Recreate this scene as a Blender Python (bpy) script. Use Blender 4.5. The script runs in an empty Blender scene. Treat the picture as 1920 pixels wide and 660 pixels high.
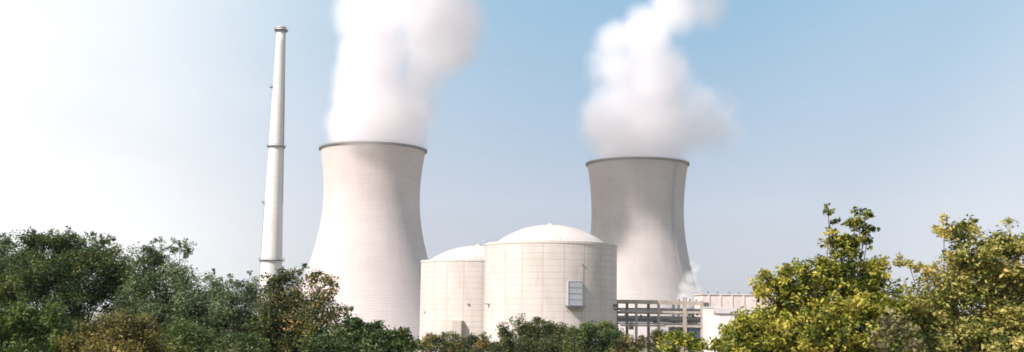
import bpy, bmesh, math, random
import numpy as np
from mathutils import Vector, Matrix

random.seed(7)
rng = np.random.default_rng(11)
R = math.radians
S = bpy.context.scene
COL = S.collection

# ------------------------------------------------------------------ camera
EYE = Vector((0, 0, 20.0))
F = 2000.0                       # focal length in photo pixels (1920 wide)
PITCH, ROLL = R(7.25), R(0.75)
ROT = Matrix.Rotation(R(90) + PITCH, 3, 'X') @ Matrix.Rotation(ROLL, 3, 'Z')
cam_d = bpy.data.cameras.new('camera')
cam_d.sensor_width = 36
cam_d.lens = F / 1920 * 36
cam_d.clip_start = 0.5
cam_d.clip_end = 20000
cam = bpy.data.objects.new('camera', cam_d)
COL.objects.link(cam)
cam.matrix_world = Matrix.Translation(EYE) @ ROT.to_4x4()
S.camera = cam
FWD = ROT @ Vector((0, 0, -1))


def at(px, py, D):
    """World point at distance y = D seen at this photo pixel."""
    d = ROT @ Vector(((px - 960) / F, (330 - py) / F, -1))
    return EYE + d * (D / d.y)


def scale_at(p):
    """Metres per photo pixel at a world point."""
    return (p - EYE).dot(FWD) / F


def ground_z(x, y):
    t = min(max((y - 85) / 130, 0), 1)
    t = t * t * (3 - 2 * t)
    return 14.0 * (1 - t) + 0.25 * math.sin(x * .11) * math.cos(y * .09) * (1 - t)


# ------------------------------------------------------------------ helpers
def tag(o, label=None, cat=None, group=None, kind=None):
    if label: o['label'] = label
    if cat: o['category'] = cat
    if group: o['group'] = group
    if kind: o['kind'] = kind
    return o


def empty(name, loc, label, cat, group=None, kind=None):
    o = bpy.data.objects.new(name, None)
    o.empty_display_size = 1
    COL.objects.link(o)
    o.location = loc
    return tag(o, label, cat, group, kind)


def link(name, me, mat, parent=None, loc=(0, 0, 0), smooth=False):
    o = bpy.data.objects.new(name, me)
    COL.objects.link(o)
    o.location = loc
    if mat: me.materials.append(mat)
    if parent: o.parent = parent
    if smooth:
        me.polygons.foreach_set('use_smooth', [True] * len(me.polygons))
    return o


def from_bm(name, bm, mat, parent=None, loc=(0, 0, 0), smooth=False):
    me = bpy.data.meshes.new(name)
    bm.normal_update()
    bm.to_mesh(me)
    bm.free()
    return link(name, me, mat, parent, loc, smooth)


def add_box(bm, c, s, rz=0.0, bevel=0.0):
    r = bmesh.ops.create_cube(bm, size=1)
    M = Matrix.Translation(c) @ Matrix.Rotation(rz, 4, 'Z') @ Matrix.Diagonal((s[0], s[1], s[2], 1))
    bmesh.ops.transform(bm, matrix=M, verts=r['verts'])
    if bevel:
        ed = list({e for v in r['verts'] for e in v.link_edges})
        bmesh.ops.bevel(bm, geom=ed, offset=bevel, segments=1, affect='EDGES')


def box(name, c, s, mat, parent, rz=0.0, bevel=0.0):
    bm = bmesh.new()
    add_box(bm, Vector((0, 0, 0)), s, 0, bevel)
    o = from_bm(name, bm, mat, parent, c)
    o.rotation_euler.z = rz
    return o


def add_tube(bm, p, q, r0, r1, n=6):
    p, q = Vector(p), Vector(q)
    d = (q - p)
    if d.length < 1e-6: return
    zq = d.to_track_quat('Z', 'Y').to_matrix()
    a, b = [], []
    for i in range(n):
        an = 2 * math.pi * i / n
        off = zq @ Vector((math.cos(an), math.sin(an), 0))
        a.append(bm.verts.new(p + off * r0))
        b.append(bm.verts.new(q + off * r1))
    for i in range(n):
        j = (i + 1) % n
        bm.faces.new((a[i], a[j], b[j], b[i]))
    bm.faces.new(a[::-1]); bm.faces.new(b)


def lathe_mesh(name, prof, n, closed=False, arc=None, uvr=None):
    """Revolve (r, z) pairs about z. UV: u = angle * uvr metres, v = z metres."""
    verts, faces, uvs = [], [], []
    m = len(prof)
    for j, (r, z) in enumerate(prof):
        for i in range(n):
            a = 2 * math.pi * i / n
            verts.append((r * math.cos(a), r * math.sin(a), z))
    ur = uvr or prof[0][0]
    rows = m if closed else m - 1
    for j in range(rows):
        k = (j + 1) % m
        for i in range(n):
            i2 = (i + 1) % n
            faces.append((j * n + i, j * n + i2, k * n + i2, k * n + i))
            u0, u1 = 2 * math.pi * i / n * ur, 2 * math.pi * (i + 1) / n * ur
            uvs += [(u0, prof[j][1]), (u1, prof[j][1]), (u1, prof[k][1]), (u0, prof[k][1])]
    me = bpy.data.meshes.new(name)
    me.from_pydata(verts, [], faces)
    uv = me.uv_layers.new(name='UVMap')
    uv.data.foreach_set('uv', [c for p in uvs for c in p])
    me.update()
    return me


# ------------------------------------------------------------------ materials
class NT:
    def __init__(self, name):
        self.m = bpy.data.materials.new(name)
        self.m.use_nodes = True
        self.t = self.m.node_tree
        self.t.nodes.clear()
        self.out = self.t.nodes.new('ShaderNodeOutputMaterial')

    def n(self, typ, **kw):
        nd = self.t.nodes.new(typ)
        for k, v in kw.items():
            if k.startswith('i_'):
                nd.inputs[k[2:].replace('_', ' ')].default_value = v
            else:
                setattr(nd, k, v)
        return nd

    def l(self, a, b): self.t.links.new(a, b)

    def math(self, op, a, b=None, clamp=False):
        nd = self.t.nodes.new('ShaderNodeMath'); nd.operation = op; nd.use_clamp = clamp
        for i, v in enumerate((a, b)):
            if v is None: continue
            if isinstance(v, (int, float)): nd.inputs[i].default_value = v
            else: self.l(v, nd.inputs[i])
        return nd.outputs[0]

    def ramp(self, fac, stops, interp='LINEAR'):
        nd = self.t.nodes.new('ShaderNodeValToRGB')
        nd.color_ramp.interpolation = interp
        e = nd.color_ramp.elements
        while len(e) < len(stops): e.new(0.5)
        for el, (p, c) in zip(e, stops):
            el.position = p
            el.color = (*c, 1) if len(c) == 3 else c
        self.l(fac, nd.inputs[0])
        return nd.outputs[0]

    def mix(self, fac, a, b, mode='MIX'):
        nd = self.t.nodes.new('ShaderNodeMix'); nd.data_type = 'RGBA'; nd.blend_type = mode
        for s, v in ((nd.inputs[0], fac), (nd.inputs[6], a), (nd.inputs[7], b)):
            if isinstance(v, (int, float)): s.default_value = v
            elif isinstance(v, tuple): s.default_value = (*v, 1)
            else: self.l(v, s)
        return nd.outputs[2]

    def noise(self, vec, scale, detail=4, rough=.55):
        nd = self.n('ShaderNodeTexNoise')
        nd.inputs['Scale'].default_value = scale
        nd.inputs['Detail'].default_value = detail
        nd.inputs['Roughness'].default_value = rough
        if vec is not None: self.l(vec, nd.inputs['Vector'])
        return nd.outputs['Fac']

    def scaled(self, vec, s):
        nd = self.n('ShaderNodeMapping'); nd.inputs['Scale'].default_value = s
        self.l(vec, nd.inputs['Vector'])
        return nd.outputs[0]

    def principled(self, col, rough=.8, bump=None, strength=.3, dist=.1):
        p = self.n('ShaderNodeBsdfPrincipled')
        p.inputs['Roughness'].default_value = rough
        p.inputs['Specular IOR Level'].default_value = .25
        if isinstance(col, tuple): p.inputs['Base Color'].default_value = (*col, 1)
        else: self.l(col, p.inputs['Base Color'])
        if bump is not None:
            b = self.n('ShaderNodeBump'); b.inputs['Strength'].default_value = strength
            b.inputs['Distance'].default_value = dist
            self.l(bump, b.inputs['Height']); self.l(b.outputs[0], p.inputs['Normal'])
        self.l(p.outputs[0], self.out.inputs['Surface'])
        return self.m

    def line(self, coord, period, width, offset=0.0):
        """1 on thin lines every `period` metres."""
        v = self.math('ADD', coord, offset)
        v = self.math('PINGPONG', v, period / 2)
        v = self.math('DIVIDE', v, width / 2)
        return self.math('SUBTRACT', 1.0, self.math('MINIMUM', v, 1.0))


def mat_plain(name, col, rough=.7, var=.15, scale=1.5):
    t = NT(name)
    tc = t.n('ShaderNodeTexCoord').outputs['Object']
    f = t.noise(tc, scale, 5)
    dark = tuple(c * (1 - var) for c in col); lite = tuple(min(1, c * (1 + var)) for c in col)
    return t.principled(t.ramp(f, [(.3, dark), (.7, lite)]), rough, f, .15, .05)


def mat_tower(name, c0, c1, mott):
    t = NT(name)
    uv = t.n('ShaderNodeTexCoord').outputs['UV']
    sep = t.n('ShaderNodeSeparateXYZ'); t.l(uv, sep.inputs[0])
    u, v = sep.outputs[0], sep.outputs[1]
    base = t.ramp(t.noise(t.scaled(uv, (.045, .035, 1)), 1, 6, .62), [(.3, c0), (.7, c1)])
    big = t.noise(t.scaled(uv, (.022, .016, 1)), 1, 6, .66)
    base = t.mix(t.math('MULTIPLY', t.ramp(big, [(.40, (0,) * 3), (.62, (1,) * 3)]), mott), base, (.33, .305, .295))
    streak = t.noise(t.scaled(uv, (.33, .012, 1)), 1, 4, .65)
    c = t.mix(t.math('MULTIPLY', t.ramp(streak, [(.46, (0, 0, 0)), (.75, (.42, .42, .42))]), t.ramp(t.noise(t.scaled(uv, (.03, .03, 1)), 1, 4), [(.38, (0, 0, 0)), (.66, (1, 1, 1))])), base, (.40, .37, .35))
    rust = t.noise(t.scaled(uv, (.09, .016, 1)), 1, 3, .6)
    c = t.mix(t.ramp(rust, [(.5, (0, 0, 0)), (.75, (.35, .35, .35))]), c, (.62, .48, .43))
    ring = t.line(v, 1.6, .45)
    brk = t.noise(t.scaled(uv, (.05, .35, 1)), 1, 3)
    ringf = t.math('MULTIPLY', ring, t.ramp(brk, [(.35, (.10,) * 3), (.65, (.75,) * 3)]))
    vert = t.math('MULTIPLY', t.line(u, 4.2, .35), .07)
    c = t.mix(ringf, c, (.30, .27, .25))
    c = t.mix(vert, c, (.30, .27, .25))
    return t.principled(c, .9, t.math('ADD', streak, ring), .25, .15)


def mat_dome_wall():
    t = NT('reactor wall paint')
    uv = t.n('ShaderNodeTexCoord').outputs['UV']
    sep = t.n('ShaderNodeSeparateXYZ'); t.l(uv, sep.inputs[0])
    u, v = sep.outputs[0], sep.outputs[1]
    base = t.ramp(t.noise(t.scaled(uv, (.05, .05, 1)), 1, 5), [(.3, (.51, .445, .41)), (.7, (.61, .545, .505))])
    st = t.noise(t.scaled(uv, (.16, .045, 1)), 1, 5, .65)
    c = t.mix(t.ramp(st, [(.48, (0,) * 3), (.76, (.6,) * 3)]), base, (.36, .30, .25))
    brk = t.noise(t.scaled(uv, (.12, .3, 1)), 1, 3)
    h = t.math('MULTIPLY', t.line(v, 2.55, .42), t.ramp(brk, [(.3, (.35,) * 3), (.7, (1,) * 3)]))
    vl = t.math('MULTIPLY', t.line(u, 8.55, .5, 2.0), t.ramp(t.noise(t.scaled(uv, (.02, .15, 1)), 1, 3), [(.3, (.45,) * 3), (.7, (.95,) * 3)]))
    v2 = t.math('MULTIPLY', t.line(u, 2.14, .25, 2.0), .04)
    c = t.mix(t.math('MULTIPLY', h, .95), c, (.36, .31, .27))
    c = t.mix(vl, c, (.34, .24, .17))
    c = t.mix(v2, c, (.36, .31, .27))
    return t.principled(c, .8, t.math('ADD', h, vl), .2, -.08)


def mat_chimney():
    t = NT('chimney paint')
    uv = t.n('ShaderNodeTexCoord').outputs['UV']
    sep = t.n('ShaderNodeSeparateXYZ'); t.l(uv, sep.inputs[0])
    base = t.ramp(t.noise(t.scaled(uv, (.2, .08, 1)), 1, 5), [(.3, (.62, .575, .545)), (.7, (.72, .68, .65))])
    c = t.mix(t.math('MULTIPLY', t.line(sep.outputs[1], 3.0, .4), .3), base, (.4, .36, .33))
    st = t.noise(t.scaled(uv, (.9, .02, 1)), 1, 4)
    c = t.mix(t.ramp(st, [(.5, (0,) * 3), (.75, (.35,) * 3)]), c, (.45, .40, .37))
    return t.principled(c, .85)


def mat_leaf(name, stops, transl=.35, rough=.55):
    t = NT(name)
    a = t.n('ShaderNodeAttribute', attribute_name='tint')
    c = t.ramp(a.outputs['Fac'], stops)
    d = t.n('ShaderNodeBsdfPrincipled'); d.inputs['Roughness'].default_value = rough
    d.inputs['Specular IOR Level'].default_value = .35
    t.l(c, d.inputs['Base Color'])
    tr = t.n('ShaderNodeBsdfTranslucent')
    hv = t.n('ShaderNodeHueSaturation'); hv.inputs['Value'].default_value = 1.5; hv.inputs['Saturation'].default_value = 1.1
    t.l(c, hv.inputs['Color']); t.l(hv.outputs[0], tr.inputs['Color'])
    mx = t.n('ShaderNodeMixShader'); mx.inputs[0].default_value = transl
    t.l(d.outputs[0], mx.inputs[1]); t.l(tr.outputs[0], mx.inputs[2])
    t.l(mx.outputs[0], t.out.inputs['Surface'])
    return t.m


def mat_ground():
    t = NT('dry grass ground')
    p = t.n('ShaderNodeTexCoord').outputs['Object']
    f = t.noise(p, .06, 6)
    g = t.noise(p, 1.6, 5, .7)
    c = t.ramp(f, [(.35, (.09, .09, .035)), (.5, (.16, .13, .06)), (.7, (.24, .19, .11))])
    c = t.mix(.5, c, t.ramp(g, [(.3, (.05, .06, .02)), (.7, (.22, .19, .10))]))
    return t.principled(c, .95, g, .6, .2)


M_TOWER = mat_tower('pale tower concrete', (.51, .435, .418), (.61, .535, .515), .12)
M_TOWERGREY = mat_tower('greyer tower concrete', (.44, .39, .378), (.56, .50, .482), .45)
M_WALL = mat_dome_wall()
M_CHIM = mat_chimney()
def mat_dome():
    t = NT('dome roof paint')
    p = t.n('ShaderNodeTexCoord'); uv = p.outputs['UV']
    sep = t.n('ShaderNodeSeparateXYZ'); t.l(uv, sep.inputs[0])
    f = t.noise(p.outputs['Object'], .12, 5)
    c = t.ramp(f, [(.3, (.50, .435, .395)), (.7, (.58, .515, .475))])
    gore = t.math('MULTIPLY', t.line(sep.outputs[0], 7.0, .5), .30)
    ring = t.math('MULTIPLY', t.line(sep.outputs[1], 2.4, .18), .25)
    c = t.mix(t.math('MAXIMUM', gore, ring), c, (.33, .29, .26))
    st = t.noise(t.scaled(uv, (.35, .05, 1)), 1, 4, .6)
    c = t.mix(t.ramp(st, [(.52, (0,) * 3), (.78, (.45,) * 3)]), c, (.36, .32, .29))
    return t.principled(c, .75, f, .1, .05)
M_DOME = mat_dome()
M_RIM = mat_plain('rim weathered concrete', (.20, .195, .19), .9, .2, .4)
M_PARAPET = mat_plain('parapet concrete', (.56, .51, .45), .9, .12, .3)
M_STEEL = mat_plain('galvanised steel', (.28, .29, .30), .6, .15, 1)
M_DKSTEEL = mat_plain('dark painted steel', (.075, .08, .085), .6, .2, 1)
M_LOUVRE = mat_plain('blue grey louvre', (.36, .375, .41), .6, .08, .8)
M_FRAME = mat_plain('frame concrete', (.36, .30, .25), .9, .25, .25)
M_FRAMEDK = mat_plain('frame concrete darkened as shade', (.15, .135, .12), .9, .2, .25)  # same concrete with the shade of the rear frame put into its colour
M_TEAL = mat_plain('teal pipe paint', (.15, .17, .16), .5, .2, .5)
M_NAVY = mat_plain('navy cladding sheet', (.035, .065, .12), .6, .2, .5)
M_WHITE = mat_plain('whitewashed render', (.66, .62, .59), .9, .08, .25)
M_PINK = mat_plain('pinkish weathered render', (.64, .54, .50), .9, .14, .25)
M_ROOF = mat_plain('roof sheet', (.40, .36, .34), .8, .15, .4)
M_GLASS = mat_plain('dark window glass', (.03, .045, .06), .15, .2, 1)
M_BARK = mat_plain('bark', (.085, .065, .045), .95, .35, 6)
M_GROUND = mat_ground()

L_YEL = mat_leaf('yellow green leaf', [(0, (.025, .042, .008)), (.35, (.085, .105, .014)), (.65, (.25, .27, .030)), (1, (.47, .40, .08))], .30)
L_YELPALE = mat_leaf('pale yellow leaf', [(0, (.03, .045, .012)), (.33, (.09, .115, .022)), (.62, (.28, .275, .055)), (1, (.52, .42, .14))], .30)
L_DARK = mat_leaf('dark green leaf', [(0, (0.0181, 0.0363, 0.0109)), (0.45, (0.0544, 0.0906, 0.0235)), (0.8, (0.1359, 0.1595, 0.0399)), (1, (0.2719, 0.2356, 0.0635))], .25)
L_GREY = mat_leaf('grey green leaf', [(0, (0.0339, 0.0603, 0.0264)), (0.5, (0.0943, 0.1395, 0.0565)), (1, (0.2639, 0.3016, 0.132))], .25)
L_GREEN = mat_leaf('fresh green leaf', [(0, (0.0182, 0.0416, 0.0091)), (0.5, (0.0585, 0.1014, 0.0208)), (1, (0.221, 0.247, 0.0585))], .3)
L_OCHRE = mat_leaf('ochre leaf', [(0, (0.0345, 0.0368, 0.0115)), (0.5, (0.1323, 0.1207, 0.0345)), (1, (0.322, 0.253, 0.0805))], .3)
L_RUST = mat_leaf('green leaf with ochre tips', [(0, (0.0252, 0.0396, 0.0144)), (0.5, (0.081, 0.1044, 0.0288)), (0.8, (0.216, 0.18, 0.054)), (1, (0.468, 0.288, 0.108))], .3)
L_SAGE = mat_leaf('dry sage leaf', [(0, (.05, .055, .025)), (.5, (.17, .155, .065)), (1, (.36, .30, .16))], .3)

# ------------------------------------------------------------------ ground
def build_ground():
    xs = sorted(set([-2000, -1000, -500, -250] + list(range(-160, 161, 8)) + [250, 500, 1000, 2000]))
    ys = sorted(set([-400, -150, -60] + list(range(-20, 240, 6)) + [300, 400, 550, 700, 900, 1300, 2200, 3200]))
    verts = [(x, y, ground_z(x, y)) for y in ys for x in xs]
    nx = len(xs)
    faces = [(j * nx + i, j * nx + i + 1, (j + 1) * nx + i + 1, (j + 1) * nx + i) for j in range(len(ys) - 1) for i in range(nx - 1)]
    me = bpy.data.meshes.new('ground')
    me.from_pydata(verts, [], faces)
    o = link('ground', me, M_GROUND, smooth=True)
    tag(o, 'grassy ground falling from the bank to the plant', 'ground', kind='structure')
build_ground()


# ------------------------------------------------------------------ cooling towers
def cooling_tower(px, py, D, half_px, waist_px, waist_dy, label, ladder=False, waist_shift=0):
    top = at(px, py, D)
    k = scale_at(top)
    zt = top.z
    rt, rw = half_px * k, waist_px * k
    zw = zt - waist_dy * k
    cu = (zt - zw) / math.sqrt((rt / rw) ** 2 - 1)
    cl = cu * 0.90
    prof = []
    N = 60
    def rad(z):
        c = cu if z > zw else cl
        return rw * math.sqrt(1 + ((z - zw) / c) ** 2)
    for i in range(N + 1):
        z = zt * i / N
        prof.append((rad(z), z))
    root = empty('cooling_tower', (top.x, D, 0), label, 'cooling tower', 'cooling towers of the power plant')
    outer = prof[:]
    inner = [(r - 0.9, z) for r, z in prof[::-1]]
    me = lathe_mesh('shell', outer + inner, 144, closed=True, uvr=rw)
    link('shell', me, M_TOWERGREY if ladder else M_TOWER, root, smooth=True)
    # rim: a thick stiffening ring standing proud of the shell
    rp = [(rt + .05, zt - 1.2), (rt + 1.0, zt - .8), (rt + 1.05, zt + .25), (rt - 1.3, zt + .25), (rt - 1.3, zt + .02), (rt + .05, zt + .02)]
    me = lathe_mesh('rim_ring', rp, 144, closed=True)
    link('rim_ring', me, M_RIM, root)
    # handrail along the rim walk
    bm = bmesh.new()
    n = 72
    for i in range(n):
        a, b = 2 * math.pi * i / n, 2 * math.pi * (i + 1) / n
        pa = Vector((math.cos(a) * (rt + .9), math.sin(a) * (rt + .9), zt + .25))
        pb = Vector((math.cos(b) * (rt + .9), math.sin(b) * (rt + .9), zt + .25))
        add_tube(bm, pa, pa + Vector((0, 0, 1.1)), .05, .05, 4)
        add_tube(bm, pa + Vector((0, 0, 1.1)), pb + Vector((0, 0, 1.1)), .05, .05, 4)
    from_bm('rim_railing', bm, M_STEEL, root)
    if ladder:
        # caged access ladder down the meridian facing the right front
        bm = bmesh.new()
        an = R(-49)
        er, et = Vector((math.cos(an), math.sin(an), 0)), Vector((-math.sin(an), math.cos(an), 0))
        pts = []
        for i in range(41):
            z = zt - 1.9 - (zt - 3) * i / 40
            pts.append(er * (rad(z) + .75) + Vector((0, 0, z)))
        for s in (-.45, .45):
            for a, b in zip(pts, pts[1:]):
                add_tube(bm, a + et * s, b + et * s, .12, .12, 4)
        for a, b in zip(pts, pts[1:]):
            for q in (0, .33, .66):
                c = a.lerp(b, q)
                add_tube(bm, c - et * .45, c + et * .45, .06, .06, 4)
            add_tube(bm, a - er * .8, a, .08, .08, 4)
        for a, b in zip(pts, pts[1:]):
            bmid = a.lerp(b, .5)
            for s in (-.45, .45):
                add_tube(bm, a + et * s + er * .7, b + et * s + er * .7, .05, .05, 4)
            add_tube(bm, a + et * -.45 + er * .7, a + et * .45 + er * .7, .06, .06, 4)
        from_bm('access_ladder', bm, M_STEEL, root)
    return root, top, rt, zt

T1 = cooling_tower(700, 281, 700, 98, 89.0, 88, 'pale concrete cooling tower beside the tall white chimney, with the wider plume of steam')
T2 = cooling_tower(1195, 308, 735, 94, 85.5, 92, 'greyer concrete cooling tower behind the large domed building and the concrete pipe frame', ladder=True)


# ------------------------------------------------------------------ reactor buildings
def reactor_building(px, py_top, D, r_px, apex_py, dome_frac, label, unit):
    top = at(px, py_top, D)
    k = scale_at(top)
    r = r_px * k
    zt = top.z
    za = at(px, apex_py, D).z
    root = empty('reactor_building', (top.x, D, 0), label, 'reactor building', 'domed reactor buildings')
    me = lathe_mesh('wall', [(r, 0), (r, zt * .5), (r, zt - 1.0)], 128, uvr=r)
    link('wall', me, M_WALL, root, smooth=True)
    me = lathe_mesh('parapet', [(r + .02, zt - 1.0), (r + .22, zt - .95), (r + .22, zt), (r - .5, zt), (r - .55, zt - .6), (r * dome_frac - .2, zt - .5)], 128)
    link('parapet', me, M_PARAPET, root)
    rd = r * dome_frac
    h = za - zt + .3
    Rs = (rd * rd + h * h) / (2 * h)
    th = math.asin(min(1, rd / Rs))
    prof = []
    for i in range(25):
        a = th * (1 - i / 24)
        prof.append((max(Rs * math.sin(a), .01), zt - .5 + h - Rs + Rs * math.cos(a)))
    me = lathe_mesh('dome', prof, 128)
    link('dome', me, M_DOME, root, smooth=True)
    # small vent cap on the crown and a railing round it
    bm = bmesh.new()
    add_tube(bm, (0, 0, za - .4), (0, 0, za + .35), 1.6, 1.4, 16)
    from_bm('crown_vent', bm, M_DOME, root)
    bm = bmesh.new()
    n = 64
    for i in range(n):
        a, b = 2 * math.pi * i / n, 2 * math.pi * (i + 1) / n
        pa = Vector((math.cos(a) * (r - .1), math.sin(a) * (r - .1), zt))
        pb = Vector((math.cos(b) * (r - .1), math.sin(b) * (r - .1), zt))
        add_tube(bm, pa, pa + Vector((0, 0, .9)), .04, .04, 4)
        add_tube(bm, pa + Vector((0, 0, .9)), pb + Vector((0, 0, .9)), .035, .035, 4)
    from_bm('roof_railing', bm, M_STEEL, root)
    return root, top, r, k

RB1, rb1_top, rb1_r, rb1_k = reactor_building(1033, 459, 450, 123, 421, .885, 'large domed reactor building with a blue grey louvred box on its wall', 0)
RB2, rb2_top, rb2_r, rb2_k = reactor_building(897, 491, 525, 107, 460, .90, 'smaller plain domed building standing behind the left side of the larger dome', 1)


def on_cyl(top, r, px, py, D):
    """Angle and height on a cylinder wall where the photo shows a fitting."""
    d = ROT @ Vector(((px - 960) / F, (330 - py) / F, -1))
    ox, oy = EYE.x - top.x, EYE.y - D
    a = d.x * d.x + d.y * d.y
    b = 2 * (ox * d.x + oy * d.y)
    c = ox * ox + oy * oy - r * r
    t = (-b - math.sqrt(max(b * b - 4 * a * c, 0))) / (2 * a)
    p = EYE + d * t
    return math.atan2(p.y - D, p.x - top.x), p.z

# louvred box on the large building
an, zlo = on_cyl(rb1_top, rb1_r, 1077, 573, 450)
_, zhi = on_cyl(rb1_top, rb1_r, 1077, 528, 450)
er, et = Vector((math.cos(an), math.sin(an), 0)), Vector((-math.sin(an), math.cos(an), 0))
rz = an - math.pi / 2
w = 6.0
h = zhi - zlo
bx = box('louvre_box', er * (rb1_r + .45) + Vector((0, 0, (zlo + zhi) / 2)), (w, 1.3, h), M_LOUVRE, RB1, rz)
bm = bmesh.new()
for i in range(5):
    zz = -h / 2 + h * i / 4
    add_box(bm, Vector((0, .70, zz)), (w, .12, .16))
for s in (-1, 1):
    add_box(bm, Vector((s * (w / 2 - .1), .71, 0)), (.22, .14, h))
o = from_bm('louvre_frame', bm, M_RIM, bx)
bm = bmesh.new()
add_box(bm, Vector((0, 0, 0)), (w + 1.2, 3.8, .5))
for i in range(5):
    x = -w / 2 + w * i / 4
    add_tube(bm, (x, -1.6, -1.9), (x, 1.5, -.25), .12, .12, 4)
o = from_bm('bracket_platform', bm, M_DKSTEEL, RB1, er * (rb1_r + 1.4) + Vector((0, 0, zlo - .27)))
o.rotation_euler.z = rz
# vent pipe up the wall above the box
an2, z0 = on_cyl(rb1_top, rb1_r, 1090, 527, 450)
_, z1 = on_cyl(rb1_top, rb1_r, 1090, 494, 450)
e2 = Vector((math.cos(an2), math.sin(an2), 0))
bm = bmesh.new()
add_tube(bm, e2 * (rb1_r + .3) + Vector((0, 0, 1)), e2 * (rb1_r + .3) + Vector((0, 0, z1)), .07, .07, 6)
add_box(bm, e2 * (rb1_r + .35) + Vector((0, 0, z1)), (.5, .5, .6))
from_bm('wall_pipe', bm, M_STEEL, RB1)
# lamp bracket at the left of the wall
an3, z3 = on_cyl(rb1_top, rb1_r, 917, 570, 450)
e3 = Vector((math.cos(an3), math.sin(an3), 0)); t3 = Vector((-math.sin(an3), math.cos(an3), 0))
bm = bmesh.new()
add_box(bm, e3 * (rb1_r + .7) + Vector((0, 0, z3)), (1.6, 1.6, .45), an3)
add_tube(bm, e3 * rb1_r + Vector((0, 0, z3)), e3 * (rb1_r + 2.2) + Vector((0, 0, z3 + .35)), .12, .1, 6)
from_bm('wall_bracket', bm, M_STEEL, RB1)
# penetration nozzles at the right edge of the wall
an4, z4 = on_cyl(rb1_top, rb1_r, 1151, 573, 450)
e4 = Vector((math.cos(an4), math.sin(an4), 0))
bm = bmesh.new()
add_box(bm, e4 * (rb1_r + .6) + Vector((0, 0, z4)), (2.2, 1.6, 1.3), an4)
add_tube(bm, e4 * rb1_r + Vector((0, 0, z4 - 1.5)), e4 * (rb1_r + 4) + Vector((0, 0, z4 - 1.5)), .35, .35, 8)
from_bm('pipe_penetration', bm, M_DKSTEEL, RB1)
# projecting stair box at the foot of the small building
an5, z5 = on_cyl(rb2_top, rb2_r, 861, 601, 525)
e5 = Vector((math.cos(an5), math.sin(an5), 0))
bx = box('stair_box', e5 * (rb2_r + 1.4) + Vector((0, 0, z5 / 2)), (4.4, 4.4, z5), M_WALL, RB2, an5 + R(0))
# wall conduits and brackets on the small building
for (pxa, pya) in ((878, 570), (797, 585)):
    a6, z6 = on_cyl(rb2_top, rb2_r, pxa, pya, 525)
    e6 = Vector((math.cos(a6), math.sin(a6), 0))
    bm = bmesh.new()
    add_box(bm, e6 * (rb2_r + .3) + Vector((0, 0, z6)), (.9, .9, .5), a6)
    from_bm('wall_bracket', bm, M_STEEL, RB2)


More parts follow.
